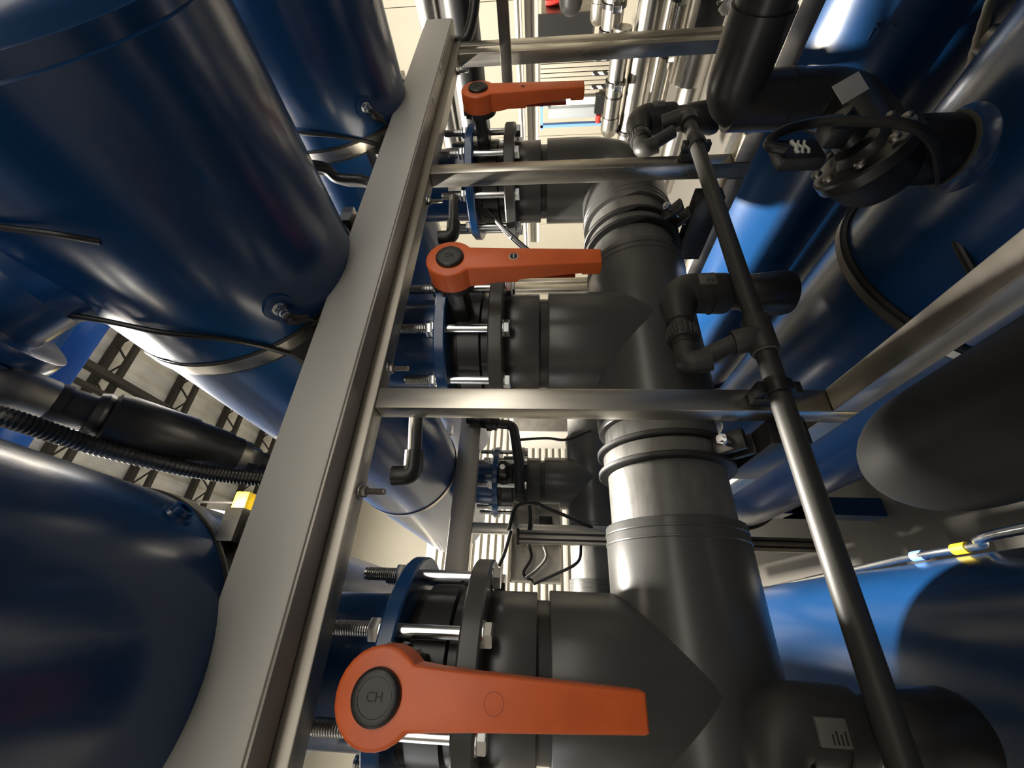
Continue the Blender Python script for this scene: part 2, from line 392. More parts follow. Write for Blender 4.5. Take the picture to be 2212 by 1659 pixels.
# bolts under the top beam
for i, (x, nm) in enumerate(((.395, 'above the badge valve'), (.165, 'above the junction box'), (.885, 'above the cable bundle'), (1.56, 'near the duct end'))):
    y = .622
    t = thing('beam_bolt', (x, y, .286), 'steel bolt with washer and nut under the beam, ' + nm, 'bolt')
    MB().ring((x, y, .2855), (0, 0, -1), .005, .0135, .002, 28).build('washer', 'zinc', t)
    MB().hexa((x, y, .2835), (0, 0, -1), .0095, .008).build('nut', 'steel_dull', t)
    prof = [(0, .005)] + [(.004 + k * .0012, .005 if k % 2 else .0044) for k in range(24)] + [(.034, .0044)]
    MB().lathe((x, y, .280), (0, 0, -1), prof, 14).build('thread', 'steel_dull', t)

# ------------------------------------------------------------------ cable duct
t = thing('cable_duct', (0, .575, .309), 'light grey plastic cable duct bolted along the steel beam', 'cable duct')
MB().box((-1.3, .549, .3125), (1.775, .5965, .4035), .003).build('cover', 'duct', t)
MB().box((-1.3, .5525, .309), (1.773, .5965, .3122)).build('base', 'duct_base', t)
for x, wd in ((1.42, .018), (1.25, .03)):
    MB().box((x, .5545, .3075), (x + wd, .575, .3092)).build('sticker', 'label', t)

# ------------------------------------------------------------------ butterfly valves
ZST = .176
def lever_outline(n=20):
    # outline in (x, z) about the stem, lever pointing to -z
    pts = []; r = .047
    a0 = math.asin(.030 / r)
    for k in range(n + 1):
        a = -PI / 2 + a0 + (2 * PI - 2 * a0) * k / n
        pts.append((r * math.cos(a), r * math.sin(a)))
    pts += [(-.0285, -.058), (-.026, -.10), (-.0185, -.282), (-.0165, -.286), (.0165, -.286), (.0185, -.282), (.026, -.10), (.0285, -.058)]
    return pts
def handle_mesh(x, ya):
    out = lever_outline(); bm = bmesh.new(); n = len(out)
    def depth(z): return .046 if z > -.06 else .046 - .022 * min(1, (-z - .06) / .12)
    top = [bm.verts.new((x + px, ya, ZST + pz)) for px, pz in out]
    bot = [bm.verts.new((x + px * (1.0 if pz > -.05 else .96), ya + depth(pz), ZST + pz)) for px, pz in out]
    ft = bm.faces.new(top); bm.faces.new(bot[::-1])
    for i in range(n): bm.faces.new((top[i], bot[i], bot[(i + 1) % n], top[(i + 1) % n]))
    bmesh.ops.recalc_face_normals(bm, faces=bm.faces[:])
    bmesh.ops.bevel(bm, geom=[e for e in ft.edges], offset=.0045, segments=3, affect='EDGES', profile=.5)
    bm.verts.index_update(); mb = MB(); mb.add([v.co.copy() for v in bm.verts], [[v.index for v in f.verts] for f in bm.faces]); bm.free()
    # end lip and wing under the hub
    mb.box((x - .017, ya + .02, ZST - .286), (x + .017, ya + .034, ZST - .250), .003)
    mb.box((x - .024, ya + .03, ZST - .13), (x + .024, ya + .045, ZST - .05), .004)
    return mb
def text_part(name, s, size, m, parent, loc, rx, rz, roll=0, ext=.0006):
    cu = bpy.data.curves.new(name, 'FONT'); cu.body = s; cu.size = size; cu.extrude = ext; cu.align_x = 'CENTER'; cu.align_y = 'CENTER'
    tmp = bpy.data.objects.new(name, cu); C.objects.link(tmp)
    dg = bpy.context.evaluated_depsgraph_get(); me = bpy.data.meshes.new_from_object(tmp.evaluated_get(dg))
    bpy.data.objects.remove(tmp); me.name = name; me.materials.clear(); me.materials.append(MATS[m])
    o = bpy.data.objects.new(name, me); C.objects.link(o); o.parent = parent
    po = V(parent['_o'] if '_o' in parent else parent['_po']); o['_po'] = tuple(po)
    o.matrix_local = Matrix.Translation(V(loc) - po) @ rx.to_4x4()
    return o
def valve(x, dy, label, kind, lever=True):
    y = YH + dy
    t = thing('butterfly_valve', (x, y, .114), label, 'valve', 'butterfly valves on the header pipes')
    MB().cyl((x, y, .1145), (x, y, .2035), .118, n=64).lathe((x, y, .135), (0, 0, 1), [(0, .117), (.004, .128), (.052, .128), (.056, .117)], 64).build('body', 'pvc_dark', t)
    for k in range(8):
        a = PI / 8 + k * PI / 4; bx, by = x + .148 * math.cos(a), y + .148 * math.sin(a)
        bo = MB().cyl((bx, by, .074), (bx, by, .305), .0098, n=18).build('bolt', 'zinc', t)
        MB().hexa((bx, by, .0815), (0, 0, -1), .0185, .013).build('bolt_head', 'zinc', bo)
        MB().ring((bx, by, .0828), (0, 0, -1), .0085, .0195, .0022, 24).build('washer', 'zinc', bo)
        MB().ring((bx, by, .2292), (0, 0, 1), .0085, .0195, .0022, 24).build('washer', 'zinc', bo)
        MB().hexa((bx, by, .2315), (0, 0, 1), .0175, .017).build('nut', 'zinc', bo)
        prof = [(0, .0105)] + [(.002 + j * .0018, .0108 if j % 2 else .0095) for j in range(28)] + [(.054, .009)]
        MB().lathe((bx, by, .2485), (0, 0, 1), prof, 16).build('thread', 'steel_dull', bo)
    MB().box((x - .030, y - .232, ZST - .0165), (x + .030, y - .110, ZST + .0165), .003).build('stem_neck', 'pvc_dark', t)
    MB().cyl((x, y - .235, ZST), (x, y - .11, ZST), .012, n=16).build('stem', 'zinc', t)
    if not lever: return t
    ya = y - .281
    col = MB().cyl((x, ya + .044, ZST), (x, ya + .062, ZST), .047, .044, n=44, bev=.002)
    for k in range(10):
        a = math.radians(-60 + 24 * k) ; q = V((x + .0465 * math.cos(a), ya + .046, ZST + .0465 * math.sin(a)))
        rot = Matrix.Rotation(-a, 3, 'Y'); col.box((q.x - .002, q.y, q.z - .0035), (q.x + .002, q.y + .014, q.z + .0035), 0, rot)
    col.build('latch_collar', 'pvc_dark', t)
    h = handle_mesh(x, ya).build('lever', 'orange', t, sharp=30, label='orange plastic lever')
    cp = MB().lathe((x, ya + .004, ZST), (0, -1, 0), [(0, .0265), (.003, .027), (.0085, .0265), (.0105, .0245), (.011, .0235), (.011, .0185), (.0105, .018), (.0105, .0)], 48).build('lever_cap', 'cap_black', h)
    rot = Matrix(((0, 0, 0), (0, 0, 0), (0, 0, 0)))
    # letters stand upright along x when the lever hangs down: text right = -z, text up = +x, normal = -y
    rot = Matrix(((0, 1, 0), (0, 0, -1), (-1, 0, 0)))
    text_part('cap_letters', 'CH', .013, 'ink', h, (x, ya - .0065, ZST), rot, 0)
    MB().box((x - .012, ya + .0415, ZST - .24), (x + .012, ya + .0465, ZST - .12), .002).build('trigger', 'orange_dark', h)
    zb = ZST - .122
    if kind == 'badge':
        MB().lathe((x, ya + .001, zb), (0, -1, 0), [(0, .0088), (.0016, .0088), (.0016, 0)], 32).build('badge_rim', 'label', h, label='white rim of the round badge')
        MB().lathe((x, ya - .0005, zb), (0, -1, 0), [(0, .0073), (.0013, .0073), (.0013, 0)], 32).build('badge', 'ink', h, label='round black badge with tiny white lettering')
        m_ = MB()
        for k in range(6): m_.box((x - .0056 + k * .002, ya - .0021, zb - .001 + .0006 * (k % 2)), (x - .0044 + k * .002, ya - .0017, zb + .001))
        m_.build('badge_letters', 'label', h)
    elif kind == 'recess':
        MB().ring((x, ya - .0002, zb - .005), (0, 1, 0), .0100, .0106, .001, 32).build('recess_ring', 'orange_dark', h)
    else:
        MB().lathe((x, ya + .0004, zb), (0, -1, 0), [(0, .0062), (.0009, .0062), (.0009, 0)], 24).build('badge_hole', 'orange_dark', h)
        MB().hexa((x, ya - .0003, zb), (0, -1, 0), .003, .001).build('hole_screw', 'black', h)
    return t
valve(XS[0], 0, 'grey butterfly valve with orange lever with a blank round recess', 'recess')
valve(XS[1], 0, 'grey butterfly valve with orange lever carrying a round black and white badge', 'badge')
valve(XS[2], 0, 'grey butterfly valve with orange lever with a small empty badge hole', 'hole')
for x, nm in zip(XS, ('beside the junction box', 'above the junction box', 'next to the frame end')):
    valve(x, DY, 'black valve without a lever on the rear header pipe, ' + nm, '', False)

# ------------------------------------------------------------------ header pipes with tees
ZH = -.249
def header(dy, label, full=True):
    y = YH + dy
    t = thing('header_pipe', (.6, y, ZH - .1125), label, 'pipe')
    MB().cyl((-1.2, y, ZH), (1.02, y, ZH), .1125, n=72).build('main_pipe', 'pvc_pipe', t)
    for x in XS:
        ra = .125
        if x == XS[2]: te = MB().sweep(fillet([(x, y, -.014), (x, y, ZH), (x - .238, y, ZH)], .17, 18), ra, 72).build('elbow', 'pvc', t)
        else: te = MB().cyl((x - .238, y, ZH), (x + .238, y, ZH), ra, n=72, bev=.004).build('tee_run', 'pvc', t)
        if x != XS[2]: MB().cyl((x, y, ZH), (x, y, -.014), ra - .0003, n=72, bev=.003).build('tee_branch', 'pvc', te)
        for s in ((-1, 1) if x != XS[2] else (-1,)):
            b_ = MB()
            for k in (.205, .222): b_.ring((x + s * k - .002, y, ZH), (1, 0, 0), .12, .1265, .004, 72, .001)
            b_.build('tee_bead', 'pvc', te)
        MB().cyl((x, y, -.014), (x, y, .015), .109, n=56).build('branch_pipe', 'pvc_dark', t)
        f = MB().cyl((x, y, .006), (x, y, .084), .1215, n=72, bev=.002).build('flange_adapter', 'pvc', t)
        m_ = MB()
        for k in range(30):
            a = k * PI / 15; 
            if k % 3 != 2: m_.box((x + .1205 * math.cos(a) - .004, y + .1205 * math.sin(a) - .004, .030), (x + .1205 * math.cos(a) + .004, y + .1205 * math.sin(a) + .004, .040))
        MB().ring((x, y, .083), (0, 0, 1), .10, .172, .031, 72, .003).build('backing_flange', 'pvc', f)
    return t
header(0, 'thick dark grey plastic header pipe with three tees under the orange lever valves')
header(DY, 'rear dark grey plastic header pipe behind the first one', False)

# pipe clamps holding the header to the posts
for x, nm in ((.285, 'clamp around the header pipe between blank and badge levers'), (.915, 'clamp around the header pipe between badge and hole levers')):
    t = thing('pipe_clamp', (x, YH, ZH - .14), 'black rubber-lined ' + nm, 'clamp')
    for s in (-1, 1):
        MB().ring((x + s * .021 - .005, YH, ZH), (1, 0, 0), .112, .131, .010, 72, .002).build('clamp_rib', 'rubber', t)
    MB().ring((x - .016, YH, ZH), (1, 0, 0), .1115, .119, .032, 72, .002).build('liner', 'pvc_pipe', t)
    a = math.radians(-140); q = V((x, YH + .148 * math.cos(a), ZH + .148 * math.sin(a)))
    rot = Matrix.Rotation(a, 3, 'X')
    for s in (-1, 1):
        MB().box((q.x - .018, q.y - .028, q.z + s * .018 - .006), (q.x + .018, q.y + .028, q.z + s * .018 + .006), .002, rot, q).build('clamp_ear', 'pvc_dark', t)
    dd = rot @ V((0, 0, 1))
    MB().cyl(q - dd * .05, q + dd * .04, .006, n=14).hexa(q - dd * .035, -dd, .011, .009).build('clamp_bolt', 'zinc', t)
    MB().box((x - .02, .642, ZH - .19), (x + .02, YH + .02, ZH - .125), .002).build('bracket', 'pvc_dark', t)

# ------------------------------------------------------------------ thin drain pipe, its clips and the vent fittings
YT, ZT, RT = .565, -.362, .0158
t = thing('drain_pipe', (.4, YT, ZT), 'thin grey plastic pipe running in front of the posts', 'pipe')
MB().cyl((-1.1, YT, ZT), (1.13, YT, ZT), RT, n=32).build('tube', 'fitting', t)
TX = tuple(x - .165 for x in XS)
for x in TX[:2]:
    tt = MB().cyl((x - .034, YT, ZT), (x + .034, YT, ZT), .0215, n=36, bev=.0015).build('tee', 'fitting', t)
    d = V((-.10, .3, .92)).normalized(); a = V((x - .002, YT, ZT))
    MB().cyl(a, a + d * .042, .0215, n=36, bev=.0015).build('tee_branch', 'fitting', tt)
    MB().ring((x - .0345, YT, ZT), (-1, 0, 0), .0165, .0195, .002, 32).build('tee_rim', 'label_grey', tt)
x = TX[2] + .03
MB().sweep(fillet([(x - .03, YT, ZT), (x + .012, YT, ZT), (x + .012, YT + .02, ZT + .055)], .02, 8), .0215, 28).build('end_elbow', 'fitting', t)
for xx, wd in ((.398, .014),):  # pale band painted where light falls on the pipe between shadows
    MB().cyl((xx - wd / 2, YT, ZT), (xx + wd / 2, YT, ZT), RT + .0012, n=32).build('light_band', 'label_grey', t, label='pale band painted as light on the thin pipe')
for x, nm in ((.322, 'on the post between blank and badge levers'), (.985, 'on the post between badge and hole levers')):
    t = thing('pipe_clip', (x, .6, ZT - .03), 'small black clip holding the thin pipe ' + nm, 'pipe clip')
    MB().box((x - .011, .578, ZT - .030), (x + .011, .5995, ZT + .030), .002).build('base', 'black', t)
    MB().ring((x - .010, YT, ZT), (1, 0, 0), RT, RT + .006, .020, 32, .001).build('collar', 'black', t)
    for s in (-1, 1): MB().box((x - .010, YT - .008, ZT + s * .026 - .006), (x + .010, .5785, ZT + s * .026 + .006), .002).build('jaw', 'black', t)
def vent(x, label):
    t = thing('vent_fitting', (x, .62, -.5), label, 'fitting', 'vent fittings on the thin pipe')
    tx = x - .165; d = V((-.10, .3, .92)).normalized(); a = V((tx - .002, YT, ZT))
    e = V((x - .195, .607, -.255)); u0 = V((x - .125, .618, -.258)); b0 = V((x - .062, .625, -.262)); top = V((x - .018, .628, -.266))
    MB().cyl(a + d * .038, e + d * .0, .0155, n=28).build('connecting_tube', 'fitting', t)
    el = MB().sweep(fillet([e - d * .035, e + V((0, 0, .006)), e + (u0 - e).normalized() * .040], .022, 8), .0205, 28).build('elbow', 'fitting', t)
    MB().sweep([e, u0 + (u0 - e) * .1], .0155, 24).build('nipple', 'fitting', t)
    dx = (b0 - u0).normalized()
    un = MB().cyl(u0 - dx * .016, u0 + dx * .016, .0265, n=40, bev=.003)
    for k in range(20):
        a_ = k * PI / 10; uu, vv, _ = frame(dx); q = u0 + (uu * math.cos(a_) + vv * math.sin(a_)) * .0265
        un.sweep([q - dx * .012, q + dx * .012], .0022, 6)
    un.build('union_nut', 'fitting', t)
    MB().lathe(u0 - dx * .026, dx, [(0, .0195), (.01, .0195), (.012, .022)], 32).cyl(u0 + dx * .016, u0 + dx * .032, .0215, n=32).build('union_end', 'fitting', t)
    path = fillet([u0 + dx * .03, top + V((.006, 0, .0)), V((x - .014, .628, -.46))], .045, 12)
    rad = []
    for q in path:
        s = (q - path[0]).length; rad.append(.0235 + .016 * min(1, s / .085))
    body = MB().sweep(path[:-1] + [V((x - .014, .628, -.358)), V((x - .014, .628, -.364)), V((x - .014, .628, -.372))], rad[:-1] + [.0405, .0385, .031], 40).build('body', 'fitting', t)
    MB().ring((x - .014, .628, -.335), (0, 0, 1), .039, .0412, .003, 44).build('seam', 'fitting', body)
    MB().lathe((x - .014, .628, -.365), (0, 0, -1), [(0, .031), (.03, .033), (.034, .036), (.105, .044), (.118, .040), (.124, .03)], 40).build('outlet_cone', 'pvc_dark', t)
    tq = V((x - .014, .628 - .0405, -.315))
    MB().box((tq.x - .013, tq.y - .0022, tq.z - .016), (tq.x + .013, tq.y + .006, tq.z + .016), .001).build('type_plate', 'label_grey', t, label='small pale type plate')
    m_ = MB()
    for k in range(4): m_.box((tq.x - .010, tq.y - .0028, tq.z - .012 + k * .0045), (tq.x + .002 - .003 * (k % 2), tq.y - .0020, tq.z - .0105 + k * .0045))
    m_.build('plate_print', 'ink', t)
    return t
vent(XS[0], 'dark bulbous vent fitting with a type plate, low beside the blank lever')
vent(XS[1], 'dark bulbous vent fitting with union nut and type plate beside the badge lever')
vent(XS[2], 'dark bulbous vent fitting with union nut at the end of the thin pipe')

# ------------------------------------------------------------------ black valve with elbow pipe on the lower middle vessel
def black_valve(x, label, labels=True):
    t = thing('diaphragm_valve', (x, .35, ZL + VR), label, 'valve')
    MB().lathe((x, .35, ZL + VR + .041), (0, 0, 1), [(-.026, .040), (-.02, .043), (.05, .044), (.06, .04)], 48).build('base_socket', 'black', t)
    MB().ring((x, .35, ZL + VR + .012), (0, 0, 1), .04, .0455, .004, 48).build('gasket', 'label_grey', t)
    ax_ = V((.38, -.57, .73)).normalized(); c = V((x - .010, .35, -.440))
    MB().lathe(c - ax_ * .055, ax_, [(0, .036), (.015, .048), (.04, .054), (.045, .058)], 48).build('body', 'black', t)
    MB().lathe(c - ax_ * .010, ax_, [(0, .058), (.002, .061), (.016, .061), (.019, .058), (.021, .034), (.028, .03), (.032, .026), (.032, 0)], 56).build('bonnet', 'pvc_dark', t)
    u, v, _ = frame(ax_)
    for k in range(8):
        a = k * PI / 4 + .2; q = c + (u * math.cos(a) + v * math.sin(a)) * .051 + ax_ * .014
        MB().lathe(q, ax_, [(0, .0065), (.005, .0065), (.007, .004), (.007, 0)], 16).build('bonnet_bolt', 'steel_dull', t)
    q = c + ax_ * .03
    MB().cyl(q, q + ax_ * .04, .018, n=28).box((q.x - .025, q.y - .03, q.z + .022), (q.x + .012, q.y - .002, q.z + .05), .004).build('actuator', 'black', t)
    if labels:
        q2 = V((x + .068, .300, -.418))
        MB().box((q2.x - .030, q2.y - .001, q2.z - .014), (q2.x + .030, q2.y, q2.z + .014), 0, Matrix.Rotation(.9, 3, 'Y') @ Matrix.Rotation(.5, 3, 'X')).build('name_label', 'label', t, label='white paper label')
    # outlet elbow, riser and pipe back over the aisle
    xr = x + .155
    p = t2 = None
    return t
dv = black_valve(XS[1] - .014, 'black flanged diaphragm valve standing on the lower middle vessel')
black_valve(XS[2] - .014, 'black diaphragm valve on the lower vessel with the moulded mark', False)
t = thing('riser_pipe', (.72, .35, -.5), 'black elbow pipe rising from the diaphragm valve and turning back', 'pipe')
xr = .735; yr = .355
MB().sweep(fillet([(.60, yr, -.47), (xr, yr, -.475), (xr, yr, -.30)], .05, 10), .042, 40).build('lower_elbow', 'pvc_dark', t)
MB().cyl((xr, yr, -.40), (xr, yr, -.33), .0375, n=40).ring((xr, yr, -.395), (0, 0, 1), .03, .0435, .012, 40).build('riser', 'pvc_dark', t)
MB().sweep(fillet([(xr, yr, -.38), (xr, yr, -.300), (xr, yr - .12, -.300)], .05, 10), .043, 40).build('upper_elbow', 'pvc_dark', t)
MB().cyl((xr, yr - .1, -.300), (xr, -.6, -.300), .039, n=40).build('return_pipe', 'pvc_dark', t)
o = MB().sweep(cat_rom([(.505, .30, -.295), (.518, .30, -.277), (.545, .30, -.300), (.560, .30, -.339), (.544, .29, -.373), (.500, .28, -.43), (.535, .36, -.53), (.577, .42, -.585), (.495, .43, -.585), (.42, .45, -.60)], 10), .006, 10).build('valve_cable', 'black', None, V((.55, .35, -.5)))
tag(o, 'black cable looping over the black diaphragm valve', 'cable')
# wavy mark on the actuator
MB().box((.498, .306, -.345), (.540, .325, -.292), .004).build('actuator_head', 'black', dv)
m_ = MB()
for k in range(3):
    m_.sweep([(.507 + j * .0036, .3055, -.312 - k * .0065 + .0015 * math.sin(j * 1.3 + k)) for j in range(8)], .0017 if k else .0026, 6)
m_.build('actuator_mark', 'label', dv, label='small pale wavy mark')

# big capped black pipe close to the lens
t = thing('capped_pipe', (.129, .2, -.40), 'black domed pipe cap with ribbed collar near the steel rail', 'pipe')
cx_, cz_ = .135, -.327
prof = [(0, 0)]
for k in range(1, 11):
    a = PI / 2 * k / 10; prof.append((.08 - .08 * math.cos(a), .050 * math.sin(a)))
prof += [(.25, .0505)]
MB().lathe((cx_, .402, cz_), (0, -1, 0), prof, 56).build('dome', 'black_dull', t)
MB().cyl((cx_, .16, cz_), (cx_, -.5, cz_), .044, n=48).build('tube', 'black_dull', t)
m_ = MB().cyl((cx_, .19, cz_), (cx_, .13, cz_), .058, n=48, bev=.004)
for k in range(26):
    a = 2 * PI * k / 26; m_.sweep([(cx_ + .059 * math.cos(a), .185, cz_ + .059 * math.sin(a)), (cx_ + .059 * math.cos(a), .135, cz_ + .059 * math.sin(a))], .0045, 6)
m_.build('ribbed_collar', 'black', t)

# chrome tube with tapes along the lower vessel
t = thing('chrome_tube', (.12, .8, -.69), 'thin chrome tube with blue and yellow tape beside the lower vessel', 'tube')
xt, zt = .143, -.757
MB().sweep(cat_rom([(xt, 1.75, zt - .11), (xt, 1.3, zt - .05), (xt, .95, zt - .001), (xt, .81, zt - .001), (xt, .775, zt + .012), (xt, .75, zt + .040), (xt, .70, zt + .058), (xt, .60, zt + .062)], 8), .0075, 16).build('tube', 'zinc', t)
for y_, m_, nm in ((.925, 'tape_blue', 'blue tape'), (.83, 'yellow', 'yellow tape')):
    MB().cyl((xt, y_ - .014, zt - .001), (xt, y_ + .014, zt - .001), .0098, n=18).build('tape', m_, t, label=nm)

# braided hose by the lower middle vessel
o = MB().sweep(cat_rom([(.80, .05, -.56), (.785, .15, -.59), (.77, .27, -.63), (.77, .40, -.70)], 14), [.008 + .0008 * (k % 2) for k in range(43)], 12).build('braided_hose', 'steel_dull', None, V((.78, .2, -.6)))
tag(o, 'dull braided metal hose beside the lower middle vessel', 'hose')

# ------------------------------------------------------------------ between the upper vessels: strainer, elbow, hoses
t = thing('strainer', (.26, .5, .5), 'fat black strainer cylinder with metal elbow between two upper vessels', 'strainer')
P0, P1 = V((.25, .525, .702)), V((.25, .705, .585))
d = (P1 - P0).normalized(); L = (P1 - P0).length
MB().lathe(P0, d, [(0, .034), (.010, .038), (.018, .035), (.022, .043), (.04, .045), (L * .62, .043), (L * .64, .040), (L * .90, .037), (L * .92, .034), (L, .033)], 40).build('housing', 'black', t)
MB().box(P0 + d * L * .45 + V((.025, -.016, .0)), P0 + d * L * .45 + V((.048, .016, .03)), .003).build('clip', 'black', t)
MB().cyl(P0 - d * .05, P0 + d * .005, .029, n=32).ring(P0 - d * .05, d, .02, .031, .02, 32).build('socket', 'pvc_dark', t)
MB().cyl(P1 - d * .002, P1 + d * .016, .031, n=32).build('collar', 'steel_dull', t)
MB().hexa(P1 + d * .016, d, .026, .024).cyl(P1 + d * .04, P1 + d * .10, .02, n=20).build('hex_nut', 'pvc_dark', t)
q = P0 - d * .05
MB().sweep(fillet([q, V((.25, .425, .745)), V((.25, .50, .88))], .06, 14), .032, 32).build('elbow', 'steel_dull', t)
pts = cat_rom([(.2, .40, .76), (.2, .43, .70), (.2, .537, .672), (.2, .643, .60), (.2, .685, .505), (.2, .70, .39)], 36)
o = MB().sweep(pts, [.0135 if k % 2 else .0118 for k in range(len(pts))], 14).build('corrugated_hose', 'black', None, V((.21, .6, .39)))
tag(o, 'black corrugated hose running beside the fat strainer', 'hose')
o = MB().sweep(cat_rom([(.365, .425, .71), (.361, .438, .65), (.359, .462, .584), (.376, .502, .522), (.392, .544, .49), (.415, .605, .459), (.45, .63, .42)], 10), .0045, 10).build('vessel_cable', 'black', None, V((.4, .5, .5)))
tag(o, 'black cable hugging the middle upper vessel beside its strap', 'cable')
o = MB().sweep(cat_rom([(1.01, .50, .66), (1.010, .515, .582), (1.025, .53, .523), (1.062, .567, .462), (1.085, .593, .436), (1.10, .61, .41)], 10), .0045, 10).build('vessel_cable', 'black', None, V((1.05, .5, .5)))
tag(o, 'black cable hugging the upper vessel above the hole lever', 'cable')
o = MB().sweep(cat_rom([(.375, .25, .72), (.360, .265, .63), (.361, .281, .561), (.370, .301, .528)], 10), .004, 10).build('loose_cable', 'black', None, V((.4, .42, .6)))
tag(o, 'loose black cable end hanging against the middle upper vessel', 'cable')
for k, (x, nm) in enumerate(((.90, 'upper hose of the bundle between the badge and hole vessels'), (.925, 'lower hose of the bundle between the badge and hole vessels'))):
    o = MB().sweep(cat_rom([(x - .05, .50, .62), (x, .533 + .03 * k, .524), (x, .563 + .025 * k, .492), (x, .573 + .025 * k, .43), (x, .60 + .03 * k, .39)], 10), .013 - .003 * k, 14).build('black_hose', 'black', None, V((x, .6, .4)))
    tag(o, 'black ' + nm, 'hose')
# yellow bracket far above
t = thing('yellow_valve', (1.0, 4.3, 3.2), 'small yellow actuator hanging under the roof', 'actuator')
q = V((.985, 4.32, 3.32))
MB().box(q + V((-.10, -.12, -.16)), q + V((.10, .06, .0)), .02).build('body', 'yellow', t)
MB().box(q + V((-.08, .07, -.32)), q + V((.10, .2, -.18)), .02).build('handle', 'yellow', t)
MB().cyl(q + V((-.13, -.3, .3)), q + V((-.13, .2, -.3)), .02, n=10).build('rod', 'white', t)
MB().cyl(q, q + V((0, 0, 5.36 - 3.32)), .015, n=8).build('hanger', 'truss', t)

# short conduits behind the beam (lit from above)
for x, nm in ((.225, 'beside the post with the pipe clip'), (.855, 'above the badge lever')):
    t = thing('conduit_elbow', (x, .69, .2), 'short black conduit elbow under the beam ' + nm, 'conduit')
    MB().cyl((x + .115, .672, .238), (x + .028, .692, .232), .0125, n=24).build('tube', 'pvc_dark', t)
    MB().sweep(fillet([(x + .035, .690, .2325), (x - .008, .70, .2315), (x - .010, .70, .268)], .022, 8), .0175, 24).build('elbow', 'black', t)

# arrow sticker on the blue neck, cable bundle towards the rear
o = MB().box((XS[2] - .135, YH - .085, .245), (XS[2] - .085, YH - .083, .285), 0, Matrix.Rotation(-.75, 3, 'Z')).build('arrow_sticker', 'label', None, V((XS[2] - .11, YH - .084, .245)))
tag(o, 'white sticker with a black arrow on the blue neck', 'sticker')
c = V((XS[2] - .11, YH - .0860, .265)); rot = Matrix.Rotation(-.75, 3, 'Z')
pl = [(-.006, .016), (.006, .016), (.006, -.002), (.014, -.002), (0, -.018), (-.014, -.002), (-.006, -.002)]
m_ = MB(); m_.prism(pl, 'y', -.0006, .0002); m_.v = [c + rot @ q for q in m_.v]
m_.build('arrow', 'ink', o)
for k in range(3):
    o = MB().sweep(cat_rom([(1.20, .80 - .012 * k, .262), (1.14, .80, .21 - .004 * k), (1.05, .86 + .01 * k, .10), (.98, .93 + .006 * k, -.02)], 8), .0038, 8).build('bundle_cable', 'black', None, V((1.1, .8, .1)))
    tag(o, 'thin black cable of the tied bundle crossing behind the badge lever', 'cable', 'cables of the tied bundle')
for q, nm in (((1.14, .80, .206), 'near the arrow sticker'), ((1.05, .87, .10), 'below the grey flange')):
    o = MB().lathe(q, (-.09, .05, -.12), [(0, .009), (.005, .009)], 12).build('cable_tie', 'label', None, V(q))
    tag(o, 'white tie around the thin cable bundle, ' + nm, 'cable tie')

# ------------------------------------------------------------------ at the far end of the frame
def pipe_y(name, x, z, r, y0, y1, m, label, cat='pipe', group=None, clamps=(), elbow=0, beads=()):
    t = thing(name, (x, (y0 + y1) / 2, z - r), label, cat, group)
    MB().cyl((x, y0, z), (x, y1, z), r, n=40).build('tube', m, t)
    if elbow: MB().sweep(fillet([(x, y1 - .02, z), (x, y1 + elbow, z), (x + elbow * 1.6, y1 + elbow, z - .02)], elbow * .95, 10), r * 1.12, 36).build('elbow', m, t)
    for yc in clamps:
        c = MB().ring((x, yc, z), (0, 1, 0), r, r + .010, .022, 40).build('pipe_coupling', 'black', t)
        MB().box((x - .03, yc - .004, z - r * .2 - .02), (x - .03 - r, yc + .028, z - r * .2 + .025), .004).build('coupling_bolt', 'zinc', c)
    for yc in beads: MB().ring((x, yc, z), (0, 1, 0), r, r + .004, .008, 40).build('seal_ring', 'black', t)
    return t
pipe_y('chrome_pipe', 2.20, .480, .052, -.3, 1.5, 'steel_pipe', 'shiny steel pipe beside the black pipe at the duct end')
pipe_y('black_pipe', 2.15, .345, .078, -.3, 1.55, 'black', 'thick black pipe behind the end of the cable duct')
o = MB().sweep(cat_rom([(2.0, .35, .245), (1.86, .50, .232), (1.77, .60, .265), (1.735, .613, .32), (1.73, .613, .36)], 10), .018, 16).build('end_hose', 'black', None, V((1.8, .5, .3)))
tag(o, 'black hose curving into the end of the cable duct', 'hose')
o = MB().box((1.585, -.2, .105), (1.615, .72, .140), .002).build('cross_strut', 'steel_dull', None, V((1.6, .3, .105)))
tag(o, 'dark steel strut crossing in front of the end post', 'strut')
o = MB().box((1.58, .70, .095), (1.62, .74, .150), .004).build('strut_connector', 'black', None, V((1.6, .72, .095)))
tag(o, 'black plug connector on the end of the dark strut', 'connector')
pipe_y('steel_pipe', 2.80, -.432, .050, .95, 1.42, 'steel_pipe', 'short polished steel pipe with a coupling and rounded elbow end', clamps=(1.20,), beads=(1.28,), elbow=.07)
pipe_y('steel_pipe', 2.82, -.562, .064, -.5, 1.85, 'steel_pipe', 'polished steel pipe running straight past the elbow end', clamps=(1.49,), beads=(1.58,))
pipe_y('steel_pipe', 3.02, -.715, .026, -.5, 1.9, 'steel_pipe', 'slender steel tube between two thicker steel pipes')
pipe_y('steel_pipe', 2.90, -.735, .044, -.5, 1.9, 'steel_pipe', 'polished steel pipe with a coupling behind the grey vent fitting', clamps=(.86, 1.11))
pipe_y('steel_pipe', 2.75, -.835, .100, -.5, 1.20, 'steel_pipe', 'wide polished steel pipe with a black bracket')
pipe_y('steel_pipe', 2.76, -.870, .070, 1.20, 1.9, 'steel_pipe', 'narrower steel pipe continuing from the wide one')
